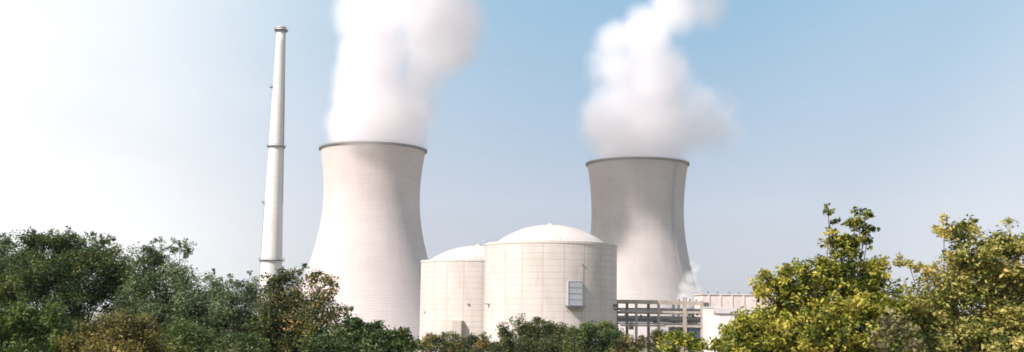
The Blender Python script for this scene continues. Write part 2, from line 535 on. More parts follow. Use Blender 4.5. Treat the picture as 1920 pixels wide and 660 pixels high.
# ------------------------------------------------------------------ chimney
def chimney():
    D = 500
    top = at(527.5, 50, D)
    k = scale_at(top)
    x, zt = top.x, top.z
    r_top = 7.6 * k
    zb = at(510, 487, D).z
    kb = scale_at(at(510, 487, D))
    r_487 = 19.4 * kb
    def rad(z): return r_top + (r_487 - r_top) * (zt - z) / (zt - zb)
    root = empty('chimney', (x, D, 0), 'tall slender white chimney with ringed platforms, the only tall stack', 'chimney')
    prof = [(rad(zt * i / 20), zt * i / 20) for i in range(21)]
    prof += [(rad(zt) - .4, zt), (rad(zt) - .4, zt - 6)]
    link('shaft', lathe_mesh('shaft', prof, 40, uvr=5), M_CHIM, root, smooth=False)
    sh = root.children[0].data
    sh.polygons.foreach_set('use_smooth', [True] * len(sh.polygons))
    def ring(z, w, th=.35):
        r = rad(z)
        p = empty_part = None
        me = lathe_mesh('platform', [(r - .1, z - th), (r + w, z - th * .4), (r + w, z), (r - .1, z)], 40, closed=True)
        pl = link('platform', me, M_DKSTEEL, root)
        bm = bmesh.new()
        n = 24
        for i in range(n):
            a, b = 2 * math.pi * i / n, 2 * math.pi * (i + 1) / n
            pa = Vector((math.cos(a), math.sin(a), 0)) * (r + w - .06) + Vector((0, 0, z))
            pb = Vector((math.cos(b), math.sin(b), 0)) * (r + w - .06) + Vector((0, 0, z))
            add_tube(bm, pa, pa + Vector((0, 0, 1.1)), .04, .04, 4)
            for hh in (.55, 1.1):
                add_tube(bm, pa + Vector((0, 0, hh)), pb + Vector((0, 0, hh)), .035, .035, 4)
        from_bm('platform_railing', bm, M_STEEL, pl)
        for i in range(12):
            bm = bmesh.new()
            a = 2 * math.pi * i / 12
            e = Vector((math.cos(a), math.sin(a), 0))
            add_tube(bm, e * (rad(z - 1.3) - .05) + Vector((0, 0, z - 1.3)), e * (r + w - .1) + Vector((0, 0, z - th)), .07, .07, 4)
            from_bm('platform_bracket', bm, M_STEEL, pl)
    ring(at(527, 57, D).z, 1.25, .5)
    ring(at(515, 275, D).z, .95)
    ring(at(510, 488, D).z, 1.1)
    # small side landings on the left, where the ladder changes flights
    for py in (164, 380):
        z = at(515, py, D).z
        bm = bmesh.new()
        add_box(bm, Vector((-rad(z) - .55, -.6, z)), (1.7, 1.5, .3))
        for xx in (-1.3, -.4):
            add_tube(bm, (-rad(z) + xx, -1.3, z), (-rad(z) + xx, -1.3, z + 1.1), .05, .05, 4)
        add_tube(bm, (-rad(z) - 1.3, -1.3, z + 1.1), (-rad(z) + .0, -1.3, z + 1.1), .05, .05, 4)
        add_tube(bm, (-rad(z) - 1.2, -.6, z), (-rad(z - 1.5), -.6, z - 1.5), .08, .08, 4)
        from_bm('side_landing', bm, M_DKSTEEL, root)
    # ladders
    def lad(z0, z1, ang):
        bm = bmesh.new()
        e = Vector((math.cos(ang), math.sin(ang), 0)); t = Vector((-math.sin(ang), math.cos(ang), 0))
        for s in (-.3, .3):
            add_tube(bm, e * (rad(z0) + .25) + t * s + Vector((0, 0, z0)), e * (rad(z1) + .25) + t * s + Vector((0, 0, z1)), .06, .06, 4)
        z = z0
        while z < z1:
            add_tube(bm, e * (rad(z) + .25) - t * .3 + Vector((0, 0, z)), e * (rad(z) + .25) + t * .3 + Vector((0, 0, z)), .04, .04, 4)
            z += .6
        from_bm('ladder', bm, M_STEEL, root)
    lad(2, at(515, 380, D).z, R(186))
    lad(at(515, 380, D).z, at(515, 164, D).z, R(-12))
    lad(at(515, 275, D).z, zt, R(-14))
    for a in (.4, 2.2, 4.0, 5.3):
        bm = bmesh.new()
        e = Vector((math.cos(a), math.sin(a), 0)) * (r_top - .15)
        add_tube(bm, e + Vector((0, 0, zt)), e + Vector((0, 0, zt + 2.2)), .05, .03, 4)
        from_bm('lightning_rod', bm, M_STEEL, root)
    # crown collar
    link('collar', lathe_mesh('collar', [(r_top + .02, zt - .9), (r_top + .3, zt - .8), (r_top + .3, zt - .2), (r_top + .02, zt - .1)], 40, closed=True), M_PARAPET, root)
chimney()


# ------------------------------------------------------------------ pipe frame
def pipe_frame():
    D = 455
    p0 = at(1159, 600, D)
    k = scale_at(p0)
    X = lambda px: at(px, 600, D).x - p0.x
    Zp = lambda py: at(1240, py, D).z
    root = empty('pipe_rack', (p0.x, D, 0), 'open concrete pipe frame of posts and beams right of the large domed building', 'pipe frame')
    def post(px, wpx, ytop, dy, mat):
        ztop = Zp(ytop)
        box('post', (X(px), dy, ztop / 2), (wpx * k, wpx * k, ztop), mat, root)
    def beam(xa, xb, ya, yb, dy, th, mat, name='beam'):
        za, zb = Zp(yb), Zp(ya)
        box(name, ((X(xa) + X(xb)) / 2, dy, (za + zb) / 2), (X(xb) - X(xa), th, zb - za), mat, root)
    # front row
    for px, wpx in ((1193, 4.6), (1235, 4.6), (1284, 6.0), (1317, 6.0)):
        post(px, wpx, 562.5 if px > 1250 else 566, 0, M_FRAME)
    # second row, 9 m behind
    for px, wpx in ((1160, 5), (1180, 5), (1221, 5), (1269, 5), (1279, 4)):
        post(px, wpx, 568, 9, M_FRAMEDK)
    # beams butt just in front of the posts (set proud)
    beam(1157, 1250, 563, 570, .12, 1.5, M_FRAME, 'top_beam')
    beam(1250.5, 1320, 564, 571, .10, 1.5, M_FRAME, 'top_beam')
    beam(1163, 1320, 583, 587, .15, 1.25, M_FRAME)
    beam(1163, 1320, 609, 612.5, .15, 1.25, M_FRAME)
    beam(1290, 1320, 633.5, 640, .15, 1.25, M_FRAME)
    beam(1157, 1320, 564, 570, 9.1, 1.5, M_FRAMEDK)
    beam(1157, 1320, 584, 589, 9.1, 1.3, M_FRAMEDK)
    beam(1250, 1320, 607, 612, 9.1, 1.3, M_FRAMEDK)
    # cross girders
    for px in (1193, 1235, 1284, 1317):
        for py in (567, 585, 611):
            z = Zp(py)
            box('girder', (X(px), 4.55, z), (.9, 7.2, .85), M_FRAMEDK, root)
    # pipes
    for py, dy, r, mat in ((597, 2.2, .38, M_TEAL), (599.5, 4.0, .5, M_TEAL), (603, 6.2, .45, M_STEEL), (594, 7.4, .3, M_DKSTEEL), (581.5, 3.0, .3, M_STEEL), (607, 3.2, .3, M_STEEL), (579, 5.2, .25, M_DKSTEEL)):
        z = Zp(py)
        bm = bmesh.new()
        add_tube(bm, (X(1152), dy, z), (X(1321), dy, z), r, r, 10)
        o = from_bm('pipe', bm, mat, root)
    # equipment standing on the levels: valve drums and boxes
    rr = random.Random(3)
    for px, py, wp, hp in ((1243, 585, 5, 3), (1262, 598, 12, 7), (1272, 596, 4, 10), (1296, 583, 5, 9), (1304, 583, 4, 10), (1311, 583, 4, 8), (1296, 601, 5, 8), (1302, 603, 6, 8), (1310, 602, 4, 10), (1187, 607, 9, 12), (1232, 596, 7, 12), (1175, 590, 3, 5), (1205, 591, 4, 5)):
        bm = bmesh.new()
        z1 = Zp(py); hh = hp * k; ww = wp * k
        add_box(bm, Vector((0, 0, hh * .45)), (ww, 1.4, hh * .9), 0, .08)
        add_tube(bm, (0, 0, hh * .9), (0, 0, hh * 1.15), ww * .3, ww * .3, 8)
        from_bm('valve_cabinet', bm, rr.choice((M_DKSTEEL, M_TEAL, M_STEEL)), root, (X(px), 4 + rr.random() * 3, z1 - hh))
    # navy cladding panel low down on the right
    beam(1254, 1281, 613, 640, .9, .2, M_NAVY, 'cladding_panel')
    beam(1287.2, 1313.8, 613, 633.2, .9, .2, M_NAVY, 'cladding_panel')
    # bollard-like vents along the top
    for px in (1274, 1282.5, 1287, 1294, 1306):
        bm = bmesh.new()
        hh = rr.uniform(.5, 1.2)
        add_tube(bm, (0, 0, 0), (0, 0, hh), .3, .3, 8)
        add_tube(bm, (0, 0, hh), (0, 0, hh + .35), .5, .2, 8)
        from_bm('roof_vent', bm, M_RIM, root, (X(px), .3, Zp(562.3 if px in (1282.5, 1287) else 564)))
    bm = bmesh.new()
    x = X(1193)
    while x < X(1270):
        add_tube(bm, (x, .5, Zp(583)), (x, .5, Zp(578)), .05, .05, 4); x += 2.4
    add_tube(bm, (X(1193), .5, Zp(578)), (X(1270), .5, Zp(578)), .05, .05, 4)
    from_bm('railing', bm, M_DKSTEEL, root)
pipe_frame()


# ------------------------------------------------------------------ low buildings
def low_buildings():
    # long hall with a rough pink wall behind
    D = 520
    a, b = at(1318, 556, D), at(1470, 551, D)
    zt = (a.z + b.z) / 2
    root = empty('turbine_hall', ((a.x + b.x) / 2, D + 12, 0), 'long pinkish weathered hall wall rising behind the small white annex', 'building')
    L = b.x - a.x
    box('wall', (0, 0, zt / 2), (L, 24, zt), M_PINK, root)
    box('roof', (0, 0, zt + .25), (L + 1, 25, .5), M_PINK, root)
    for i in range(7):
        box('pilaster', (-L / 2 + L * (i + .5) / 7, -12.15, zt / 2), (.9, .5, zt - .4), M_PINK, root)
    for i in range(5):
        bm = bmesh.new()
        add_tube(bm, (0, 0, 0), (0, 0, .8), .4, .4, 8); add_tube(bm, (0, 0, .8), (0, 0, 1.2), .7, .3, 8)
        from_bm('roof_vent', bm, M_RIM, root, (-L / 2 + 3 + i * 5.2, -9 + i % 2 * 3, zt + .5))
    # white annex just right of the pipe frame
    D = 449
    a, b = at(1321.5, 577, D), at(1347, 577, D)
    w = b.x - a.x; zt = a.z
    root = empty('white_annex', ((a.x + b.x) / 2, D + 5, 0), 'small windowless white annex adjoining the right end of the concrete pipe frame', 'building')
    box('wall', (0, 0, zt / 2), (w, 10, zt), M_WHITE, root)
    box('roof', (0, 0, zt + .2), (w + .6, 10.6, .4), M_WHITE, root)
    box('roof_tank', (-w / 2 + 1.2, -2, zt + 1.3), (2.0, 2, 1.8), M_DKSTEEL, root)
    # gabled shed with dark openings
    D = 440
    a, b = at(1349, 586, D), at(1432, 586, D)
    w = b.x - a.x; zt = at(1390, 588, D).z
    root = empty('gabled_shed', ((a.x + b.x) / 2, D + 8, 0), 'pale shed with low pitched roof and dark windows, half hidden behind the golden tree', 'building')
    box('wall', (0, 0, zt / 2), (w, 14, zt), M_WHITE, root)
    bm = bmesh.new()
    hw, hd, rh = w / 2 + .8, 7.8, (at(1390, 577, D).z - zt)
    vs = [bm.verts.new(v) for v in ((-hw, -hd, 0), (hw, -hd, 0), (hw, hd, 0), (-hw, hd, 0), (-hw, 0, rh), (hw, 0, rh))]
    for f in ((0, 1, 5, 4), (2, 3, 4, 5), (1, 2, 5), (3, 0, 4), (3, 2, 1, 0)):
        bm.faces.new([vs[i] for i in f])
    from_bm('roof', bm, M_ROOF, root, (0, 0, zt + .02))
    for px in (1389, 1398, 1408, 1420):
        q = at(px, 594, D)
        f = box('window', (q.x - (a.x + b.x) / 2, -7.02, q.z), (1.3, .16, 2.6), M_ROOF, root)
        box('pane', (0, -.06, 0), (1.0, .12, 2.3), M_GLASS, f)
    # a bit of grey roof between the shrubs left of the domes
    q = at(725, 622, 300)
    k = scale_at(q)
    root = empty('pump_house', (q.x, 303, 0), 'tiny grey flat roofed pump house peeking over the shrub below the pale tower', 'building')
    box('wall', (0, 0, q.z / 2), (5, 4, q.z), M_WHITE, root)
    box('roof', (0, 0, q.z + .15), (5.6, 4.6, .3), M_STEEL, root)
    box('door', (-1, -2.02, 1.05), (1, .1, 2.1), M_DKSTEEL, root)
low_buildings()


# ------------------------------------------------------------------ trees
def leaf_mesh(name, centers, normals_bias, size, aspect, tints, droop=0.0):
    """Kite-shaped folded leaves, one quad pair each."""
    n = len(centers)
    ax = rng.normal(size=(n, 3)); ax[:, 2] = ax[:, 2] * .6 - droop
    ax /= np.linalg.norm(ax, axis=1, keepdims=True)
    nr = rng.normal(size=(n, 3)) * .8 + normals_bias
    sd = np.cross(ax, nr); sd /= (np.linalg.norm(sd, axis=1, keepdims=True) + 1e-9)
    up = np.cross(sd, ax)
    s = (size * rng.uniform(.65, 1.35, n))[:, None]
    v = np.empty((n, 4, 3))
    v[:, 0] = centers - ax * s * .5
    v[:, 1] = centers + sd * s * aspect * .5 + up * s * .10 - ax * s * .05
    v[:, 2] = centers + ax * s * .5
    v[:, 3] = centers - sd * s * aspect * .5 + up * s * .10 - ax * s * .05
    me = bpy.data.meshes.new(name)
    me.vertices.add(n * 4)
    me.vertices.foreach_set('co', v.reshape(-1).astype(np.float32))
    # two triangles folded along the midrib: 0-1-2 and 0-2-3
    idx = np.arange(n)[:, None] * 4 + np.array([[0, 1, 2, 0, 2, 3]])
    me.loops.add(n * 6)
    me.loops.foreach_set('vertex_index', idx.reshape(-1).astype(np.int32))
    me.polygons.add(n * 2)
    me.polygons.foreach_set('loop_start', (np.arange(n * 2) * 3).astype(np.int32))
    at_ = me.attributes.new('tint', 'FLOAT', 'POINT')
    at_.data.foreach_set('value', np.repeat(np.clip(tints, 0, 1), 4).astype(np.float32))
    me.update(calc_edges=True)
    me.validate()
    return me


def tree(name, label, cat, D, base_px, clumps, mat, leaf=.14, aspect=.5, cover=3.4, twig=.46, group=None,
         tint=.45, tint_var=.22, depth=.8, per_twig=12, droop=.15, trunk_r=.14, outline=.35, grow=1.0):
    """clumps: (px, py, rx, ry) in photo pixels at distance D, placed at their own depth round the trunk."""
    bx = at(base_px, 585, D).x
    gz = ground_z(bx, D)
    root = empty(name, (bx, D, gz), label, cat, group)
    C, T = [], []
    bm = bmesh.new()
    zs = [at(c[0], c[1], D).z - gz for c in clumps]
    fork = max(.4, min(.35 * max(zs), 2.2))
    # trunk
    lean = rng.normal(size=2) * .15
    p = Vector((0, 0, -.15)); q = Vector((lean[0], lean[1], fork))
    add_tube(bm, p, p.lerp(q, .5), trunk_r * 1.25, trunk_r, 8)
    add_tube(bm, p.lerp(q, .5), q, trunk_r, trunk_r * .8, 8)
    for ci, (px, py, rx, ry, *opt) in enumerate(clumps):
        dens = opt[0] if opt else 1.0
        tb = opt[1] if len(opt) > 1 else 0.0
        c = at(px, py, D)
        k = scale_at(c)
        rxm, rzm = rx * k * grow, ry * k * grow
        rym = max(rxm * depth, .5 * rzm)
        yo = float(rng.normal()) * .45 * rym
        f = (D + yo) / D
        # move along the depth while keeping real size
        c = Vector((c.x - bx + (f - 1) * c.x, yo, EYE.z + (c.z - EYE.z) * f - gz))
        # limb to the clump
        lw = min(1.0, .25 + rxm / .9)
        mid = q.lerp(c, .55) + Vector((rng.normal() * .2, rng.normal() * .2, -.25 * abs(c.z - q.z) * .3))
        add_tube(bm, q, mid, trunk_r * .42 * lw, trunk_r * .22 * lw, 6)
        add_tube(bm, mid, c, trunk_r * .22 * lw, .010, 5)
        area = math.pi * rxm * rzm
        nleaf = cover * dens * area / (leaf * leaf * aspect * .5) * 2.1
        ntw = max(4, int(nleaf / per_twig))
        # boughs: leafy lobes of uneven size spread through the clump
        nb = int(max(4, min(110, area / (twig * twig * .45))))
        d = rng.normal(size=(nb, 3)); d /= np.linalg.norm(d, axis=1, keepdims=True)
        rad = rng.uniform(0, 1, nb) ** .40 * (1 + outline * rng.normal(size=nb) * .35)
        ext = np.array([rxm, rym, rzm])
        bc = d * rad[:, None] * ext
        bmax = min(twig * .75, .55 * min(rxm, rzm) + .04)
        bs = rng.uniform(.45, 1.15, nb) * bmax
        bt = rng.normal(size=nb) * tint_var * .55
        wsel = rng.choice(nb, ntw, p=bs ** 2 / (bs ** 2).sum())
        ball = rng.normal(size=(ntw, 3)); ball /= np.linalg.norm(ball, axis=1, keepdims=True)
        ball *= rng.uniform(0, 1, (ntw, 1)) ** .45
        tw = bc[wsel] + ball * bs[wsel][:, None] * np.array([1.45, 1.45, 1.15])
        tw += np.array(c)
        # twigs that show as sprigs near the outline
        for b in bc:
            tv = Vector(b) + c
            add_tube(bm, c.lerp(tv, .05), tv, .014 * lw + .003, .005, 4)
        cl_t = tint + tb + rng.normal() * .05
        tw_t = cl_t + bt[wsel] + rng.normal(size=ntw) * tint_var * .45
        pts = tw[:, None, :] + rng.uniform(-1, 1, (ntw, per_twig, 3)) * bmax * .56 * np.array([1, 1, .85])
        tt = tw_t[:, None] + rng.normal(size=(ntw, per_twig)) * tint_var * .6
        C.append(pts.reshape(-1, 3)); T.append(tt.reshape(-1))
    C = np.concatenate(C); T = np.concatenate(T)
    keep = C[:, 2] > .05
    C, T = C[keep], T[keep]
    cen = C.mean(axis=0)
    out = C - cen; out /= (np.linalg.norm(out, axis=1, keepdims=True) + 1e-6)
    bias = out * .45 + np.array([0, 0, .75])
    me = leaf_mesh('crown', C, bias, leaf, aspect, T, droop)
    link('crown', me, mat, root)
    from_bm('trunk', bm, M_BARK, root, smooth=True)
    return root, len(C)

NL = 0
def TR(*a, **k):
    global NL
    o, n = tree(*a, **k); NL += n

GL = 'trees of the dark thicket'
# left thicket
TR('tree', 'small pale tipped tree cut by the left edge of the photo', 'tree', 52, 0,
   [(12, 455, 16, 14, .7), (0, 480, 26, 26), (-25, 465, 28, 26), (5, 530, 55, 50), (-40, 560, 60, 80)], L_GREY, group=GL, cover=3.0)
TR('tree', 'biggest dark green tree of the thicket, broad crown rising highest at left', 'tree', 46, 125,
   [(70, 462, 26, 24), (50, 490, 34, 30), (110, 462, 32, 20), (150, 470, 42, 26, 1, .06), (195, 470, 26, 24), (130, 505, 70, 34), (210, 505, 36, 30), (60, 540, 60, 42), (150, 560, 75, 55), (225, 550, 45, 45), (60, 620, 70, 60), (170, 640, 80, 60), (245, 530, 50, 34), (100, 500, 60, 40), (10, 540, 50, 40), (260, 600, 60, 44), (130, 442, 12, 10, .6, .15), (70, 444, 10, 9, .6, .1), (198, 452, 14, 10, .5), (128, 432, 5, 9, .4, .1), (175, 443, 7, 9, .4, .05), (208, 446, 9, 5, .4), (95, 440, 7, 8, .4, .1)],
   L_DARK, group=GL, cover=2.9, tint=.40, outline=.85, tint_var=.27, leaf=.115)
TR('tree', 'airy grey green tree with wispy top twigs right of the biggest dark tree', 'tree', 43, 300,
   [(285, 470, 22, 14, .5), (320, 462, 20, 12, .5), (345, 478, 12, 22, .5), (303, 453, 6, 8, .4), (288, 452, 5, 7, .4), (338, 455, 7, 6, .4), (352, 470, 5, 10, .4), (290, 495, 40, 26, .75), (330, 510, 34, 34, .75), (270, 530, 40, 34), (325, 560, 44, 46), (270, 590, 55, 50), (330, 630, 60, 50), (365, 560, 34, 40, .8), (350, 600, 50, 44)],
   L_GREY, group=GL, cover=2.2, tint=.44, outline=.9, tint_var=.28, leaf=.11)
TR('tree', 'low silvery grey tree under the left side of the chimney base', 'tree', 48, 430,
   [(405, 532, 22, 16, .55), (445, 530, 24, 14, .5), (470, 535, 18, 14, .55), (402, 514, 5, 9, .35), (432, 516, 6, 8, .35), (470, 512, 4, 10, .35), (390, 560, 34, 30, .8), (435, 560, 38, 32, .8), (475, 560, 30, 30, .8), (420, 605, 60, 40), (470, 620, 50, 50), (380, 630, 50, 50), (500, 590, 34, 40), (510, 640, 50, 40)],
   L_GREY, group=GL, cover=2.1, tint=.48, outline=.9, tint_var=.28, leaf=.11)
TR('tree', 'ochre tinged leafy tree hiding the foot of the chimney', 'tree', 40, 570,
   [(560, 508, 9, 11, .7, -.05), (515, 525, 22, 18, .8, -.12), (550, 530, 30, 22, .9, -.1), (585, 525, 18, 18, .7, .12), (620, 535, 20, 24, .65, .22), (600, 560, 38, 28, .7, .15), (530, 560, 38, 30, 1, -.1), (560, 590, 60, 36), (620, 590, 30, 28, .8, .12), (510, 610, 40, 50, 1, -.1), (580, 640, 80, 50), (520, 655, 50, 40, 1, -.1)],
   L_RUST, group=GL, cover=2.1, tint=.44, outline=.8, leaf=.12, tint_var=.28)
TR('shrub', 'dark low shrub sloping down at the foot of the pale cooling tower', 'shrub', 37, 690,
   [(665, 606, 16, 14, .8), (657, 580, 6, 8, .5, .3), (690, 615, 26, 16), (650, 625, 40, 24), (720, 632, 26, 14), (752, 634, 16, 14), (690, 645, 60, 30), (745, 652, 34, 22), (620, 655, 50, 30), (700, 665, 70, 26), (768, 656, 18, 14)],
   L_DARK, group=GL, cover=3.6, tint=.42, leaf=.13)
TR('bush', 'fresh green bush in the bottom left corner', 'bush', 34, 30,
   [(30, 590, 50, 26), (95, 600, 34, 30), (-10, 620, 50, 40), (60, 635, 60, 40), (115, 640, 30, 36)],
   L_GREEN, cover=3.2, group='bushes before the thicket', tint=.5, leaf=.11)
TR('bush', 'ochre brown bush standing before the biggest dark tree', 'bush', 33, 220,
   [(180, 625, 26, 24), (215, 612, 34, 24), (262, 625, 36, 24), (150, 655, 30, 24), (220, 650, 60, 34), (290, 648, 30, 26)],
   L_OCHRE, cover=2.8, group='bushes before the thicket', tint=.5, leaf=.10, outline=.5)
TR('bush', 'dull olive bush at the bottom between the ochre bush and the chimney tree', 'bush', 36, 370,
   [(340, 640, 44, 28), (400, 650, 50, 24), (450, 652, 40, 26), (360, 665, 60, 30)],
   L_DARK, cover=3.2, group='bushes before the thicket', tint=.6, leaf=.11)
# middle shrubs before the domes
GM = 'shrubs before the domed buildings'
TR('shrub', 'low olive shrub below the smaller dome', 'shrub', 78, 850,
   [(800, 645, 24, 14), (835, 640, 34, 14), (878, 645, 30, 14, 1, -.1), (908, 643, 18, 12, .8, .15), (860, 662, 70, 20), (930, 652, 16, 12)],
   L_RUST, group=GM, cover=3.6, tint=.5, leaf=.16, twig=.7)
TR('shrub', 'wide brownish green shrub before the left half of the large dome', 'shrub', 74, 1000,
   [(945, 628, 16, 18, .9, .15), (975, 622, 30, 20, 1, .06), (1003, 610, 20, 9, .7, .2), (1010, 628, 34, 20), (1042, 618, 16, 15), (960, 650, 36, 22, 1, -.05), (1020, 652, 54, 24, 1, -.05), (1050, 640, 30, 24)],
   L_RUST, group=GM, cover=3.8, tint=.42, leaf=.16, twig=.7)
TR('shrub', 'dark green shrub under the blue grey louvred box and the dome edge', 'shrub', 70, 1120,
   [(1075, 632, 18, 14, .9, .1), (1100, 622, 24, 16), (1130, 612, 22, 14, .7, .1), (1135, 630, 32, 22), (1090, 650, 40, 22), (1140, 655, 36, 26), (1158, 640, 16, 18)],
   L_DARK, group=GM, cover=3.6, tint=.58, leaf=.15, twig=.7)
TR('shrub', 'dry olive brown shrub before the concrete pipe frame', 'shrub', 62, 1205,
   [(1180, 645, 22, 12, .7), (1215, 632, 26, 12, .6), (1205, 648, 36, 16, .8), (1240, 645, 22, 18, .8), (1210, 665, 60, 16)],
   L_OCHRE, group=GM, cover=2.6, tint=.38, leaf=.13, twig=.7, outline=.6)
# right yellow trees
GR = 'yellow leaved trees at right'
TR('tree', 'small yellow green tree top in front of the pipe frame posts', 'tree', 30, 1270,
   [(1262, 630, 14, 10, .8), (1285, 645, 28, 16), (1255, 652, 20, 16), (1310, 655, 18, 12)],
   L_YEL, group=GR, cover=3.6, tint=.56, leaf=.12, twig=.3, per_twig=9)
TR('tree', 'bushy golden tree with a sparse tall sprig sticking out of its top', 'tree', 24, 1530,
   [(1434, 517, 15, 14, .8), (1470, 500, 16, 14, .7), (1460, 540, 32, 26, 1, -.04), (1500, 520, 30, 26, .9, .05), (1535, 490, 20, 16, .8, .05), (1560, 510, 30, 36, 1, -.1), (1635, 500, 22, 24, .9, -.06), (1600, 530, 46, 40, 1, -.14), (1642, 548, 24, 26, .9, -.05),
    (1553, 397, 8, 9, .6, -.15), (1557, 413, 7, 9, .5, -.15), (1562, 430, 9, 12, .6, -.15), (1570, 449, 13, 13, .7, -.1), (1600, 462, 10, 12, .5, -.15), (1622, 402, 15, 12, .6, -.15), (1604, 418, 16, 13, .55, -.15), (1612, 436, 14, 12, .45, -.18), (1594, 448, 12, 12, .5, -.18), (1630, 424, 10, 13, .5, -.15), (1620, 448, 12, 12, .5, -.15), (1560, 455, 20, 13, .7, .05), (1578, 470, 26, 16, .8, -.12), (1600, 465, 12, 22, .5, -.15),
    (1458, 582, 42, 34, 1, .08), (1372, 622, 24, 14, .9, .08), (1414, 610, 28, 22, 1, .08), (1358, 645, 30, 20, 1, .05), (1395, 655, 50, 30, 1, .05), (1660, 620, 50, 40, 1, -.1), (1640, 670, 70, 40, 1, -.1), (1540, 680, 90, 40, 1, -.1), (1440, 680, 80, 40), (1430, 630, 60, 40, 1, .02), (1510, 575, 60, 40, 1, .04), (1520, 630, 70, 46, 1, -.08), (1590, 585, 60, 36, 1, .02), (1610, 635, 60, 40, 1, -.1), (1670, 575, 36, 34, .9)],
   L_YEL, group=GR, cover=3.6, tint=.62, leaf=.105, twig=.27, per_twig=12, tint_var=.42, droop=.3, outline=.45, trunk_r=.09, grow=1.08)
TR('tree', 'pale golden tree running out of the photo at the right edge', 'tree', 26, 1830,
   [(1770, 430, 16, 20, .7, .1), (1795, 445, 30, 22, .75), (1815, 425, 10, 14, .7, -.1), (1785, 480, 34, 18, .6, -.1), (1705, 497, 16, 12, .8, .05), (1732, 508, 18, 9, .7, -.05), (1850, 465, 30, 22, .9), (1905, 460, 34, 24, .9, .05), (1945, 470, 34, 34), (1810, 510, 40, 26, .9, .05), (1880, 505, 46, 30, 1, -.06), (1770, 535, 44, 26, 1, .02), (1850, 555, 60, 36, 1, .02), (1925, 555, 50, 50), (1755, 575, 46, 32, 1, -.04), (1820, 610, 60, 46, 1, -.04), (1900, 630, 70, 50, 1, -.08), (1740, 620, 46, 40, 1, -.08), (1720, 665, 60, 40, 1, -.1), (1800, 670, 80, 40, 1, -.1), (1900, 680, 90, 44, 1, -.1), (1715, 585, 28, 24, .9)],
   L_YELPALE, group=GR, grow=1.1, cover=3.6, tint=.66, leaf=.11, trunk_r=.09, twig=.32, per_twig=11, tint_var=.36, droop=.25, outline=.5)
TR('bush', 'pale dry bush with whitish leaves in front of the golden trees', 'bush', 21, 1680,
   [(1655, 602, 14, 14, .7), (1682, 618, 24, 20, .8), (1655, 640, 26, 20, .8), (1700, 650, 30, 20, .7)],
   L_SAGE, trunk_r=.05, cover=1.8, tint=.42, leaf=.11, twig=.3, outline=.6)
print('LEAVES', NL)


# ------------------------------------------------------------------ steam
def plume(name, label, D, puffs, dens, wob, nscale, lean=(0, 0), k_noise=.5, group=None, step=.25, seed=0.0):
    """puffs: (px, py, r_px, weight, depth shift in metres)."""
    pts = []
    for px, py, r, wgt, dy in puffs:
        p = at(px, py, D + dy)
        pts.append((p, r * 1.15 * scale_at(p), wgt))
    base = Vector(pts[0][0])
    bm = bmesh.new()
    for p, r, wgt in pts:
        mm = Matrix.Translation(p - base) @ Matrix.Scale(r * 1.0, 4)
        bmesh.ops.create_icosphere(bm, subdivisions=3, radius=1.0, matrix=mm)
    me = bpy.data.meshes.new(name)
    bm.to_mesh(me); bm.free()
    tmp = bpy.data.objects.new('envelope', me)
    COL.objects.link(tmp)
    md = tmp.modifiers.new('r', 'REMESH'); md.mode = 'VOXEL'; md.voxel_size = max(r for _, r, _ in pts) / 9
    dg = bpy.context.evaluated_depsgraph_get()
    me2 = bpy.data.meshes.new_from_object(tmp.evaluated_get(dg))
    bpy.data.objects.remove(tmp)
    me2.name = name
    t = NT(name + ' vapour')
    P = t.n('ShaderNodeTexCoord').outputs['Object']
    nz = t.n('ShaderNodeTexNoise')
    nz.inputs['Scale'].default_value = nscale; nz.inputs['Detail'].default_value = 6; nz.inputs['Roughness'].default_value = .6
    nz.inputs['Distortion'].default_value = .3
    off = t.n('ShaderNodeVectorMath', operation='ADD'); off.inputs[1].default_value = (seed, seed * .7, seed * 1.3)
    t.l(P, off.inputs[0]); t.l(off.outputs[0], nz.inputs['Vector'])
    g = None
    for p, r, wgt in pts:
        dn = t.n('ShaderNodeVectorMath', operation='DISTANCE'); dn.inputs[1].default_value = p - base
        t.l(P, dn.inputs[0])
        ma = t.n('ShaderNodeMath', operation='MULTIPLY_ADD')
        t.l(dn.outputs['Value'], ma.inputs[0]); ma.inputs[1].default_value = -wgt * 1.4 / r; ma.inputs[2].default_value = wgt * 1.4
        g = ma.outputs[0] if g is None else t.math('SMOOTH_MAX', g, ma.outputs[0])
        if g.node.operation == 'SMOOTH_MAX': g.node.inputs[2].default_value = .08
    n2 = t.n('ShaderNodeTexNoise'); n2.inputs['Scale'].default_value = nscale * 3.1; n2.inputs['Detail'].default_value = 3
    t.l(off.outputs[0], n2.inputs['Vector'])
    nsum = t.math('ADD', t.math('MULTIPLY', nz.outputs['Fac'], .68), t.math('MULTIPLY', n2.outputs['Fac'], .32))
    nn = t.math('MULTIPLY', t.math('SUBTRACT', nsum, .28), k_noise)
    e = t.math('SUBTRACT', g, t.math('MAXIMUM', nn, 0.04))
    mr = t.n('ShaderNodeMapRange', interpolation_type='SMOOTHSTEP')
    t.l(e, mr.inputs['Value'])
    mr.inputs['From Min'].default_value = 0.0; mr.inputs['From Max'].default_value = wob
    mr.inputs['To Min'].default_value = 0.0; mr.inputs['To Max'].default_value = dens
    vs = t.n('ShaderNodeVolumePrincipled')
    vs.inputs['Color'].default_value = (.999, .975, .985, 1)
    vs.inputs['Anisotropy'].default_value = 0.0
    t.l(mr.outputs[0], vs.inputs['Density'])
    t.l(vs.outputs[0], t.out.inputs['Volume'])
    t.m.cycles.volume_step_rate = step
    t.m.cycles.homogeneous_volume = False
    o = link(name, me2, t.m, None, base)
    tag(o, label, 'steam plume', group)
    return o

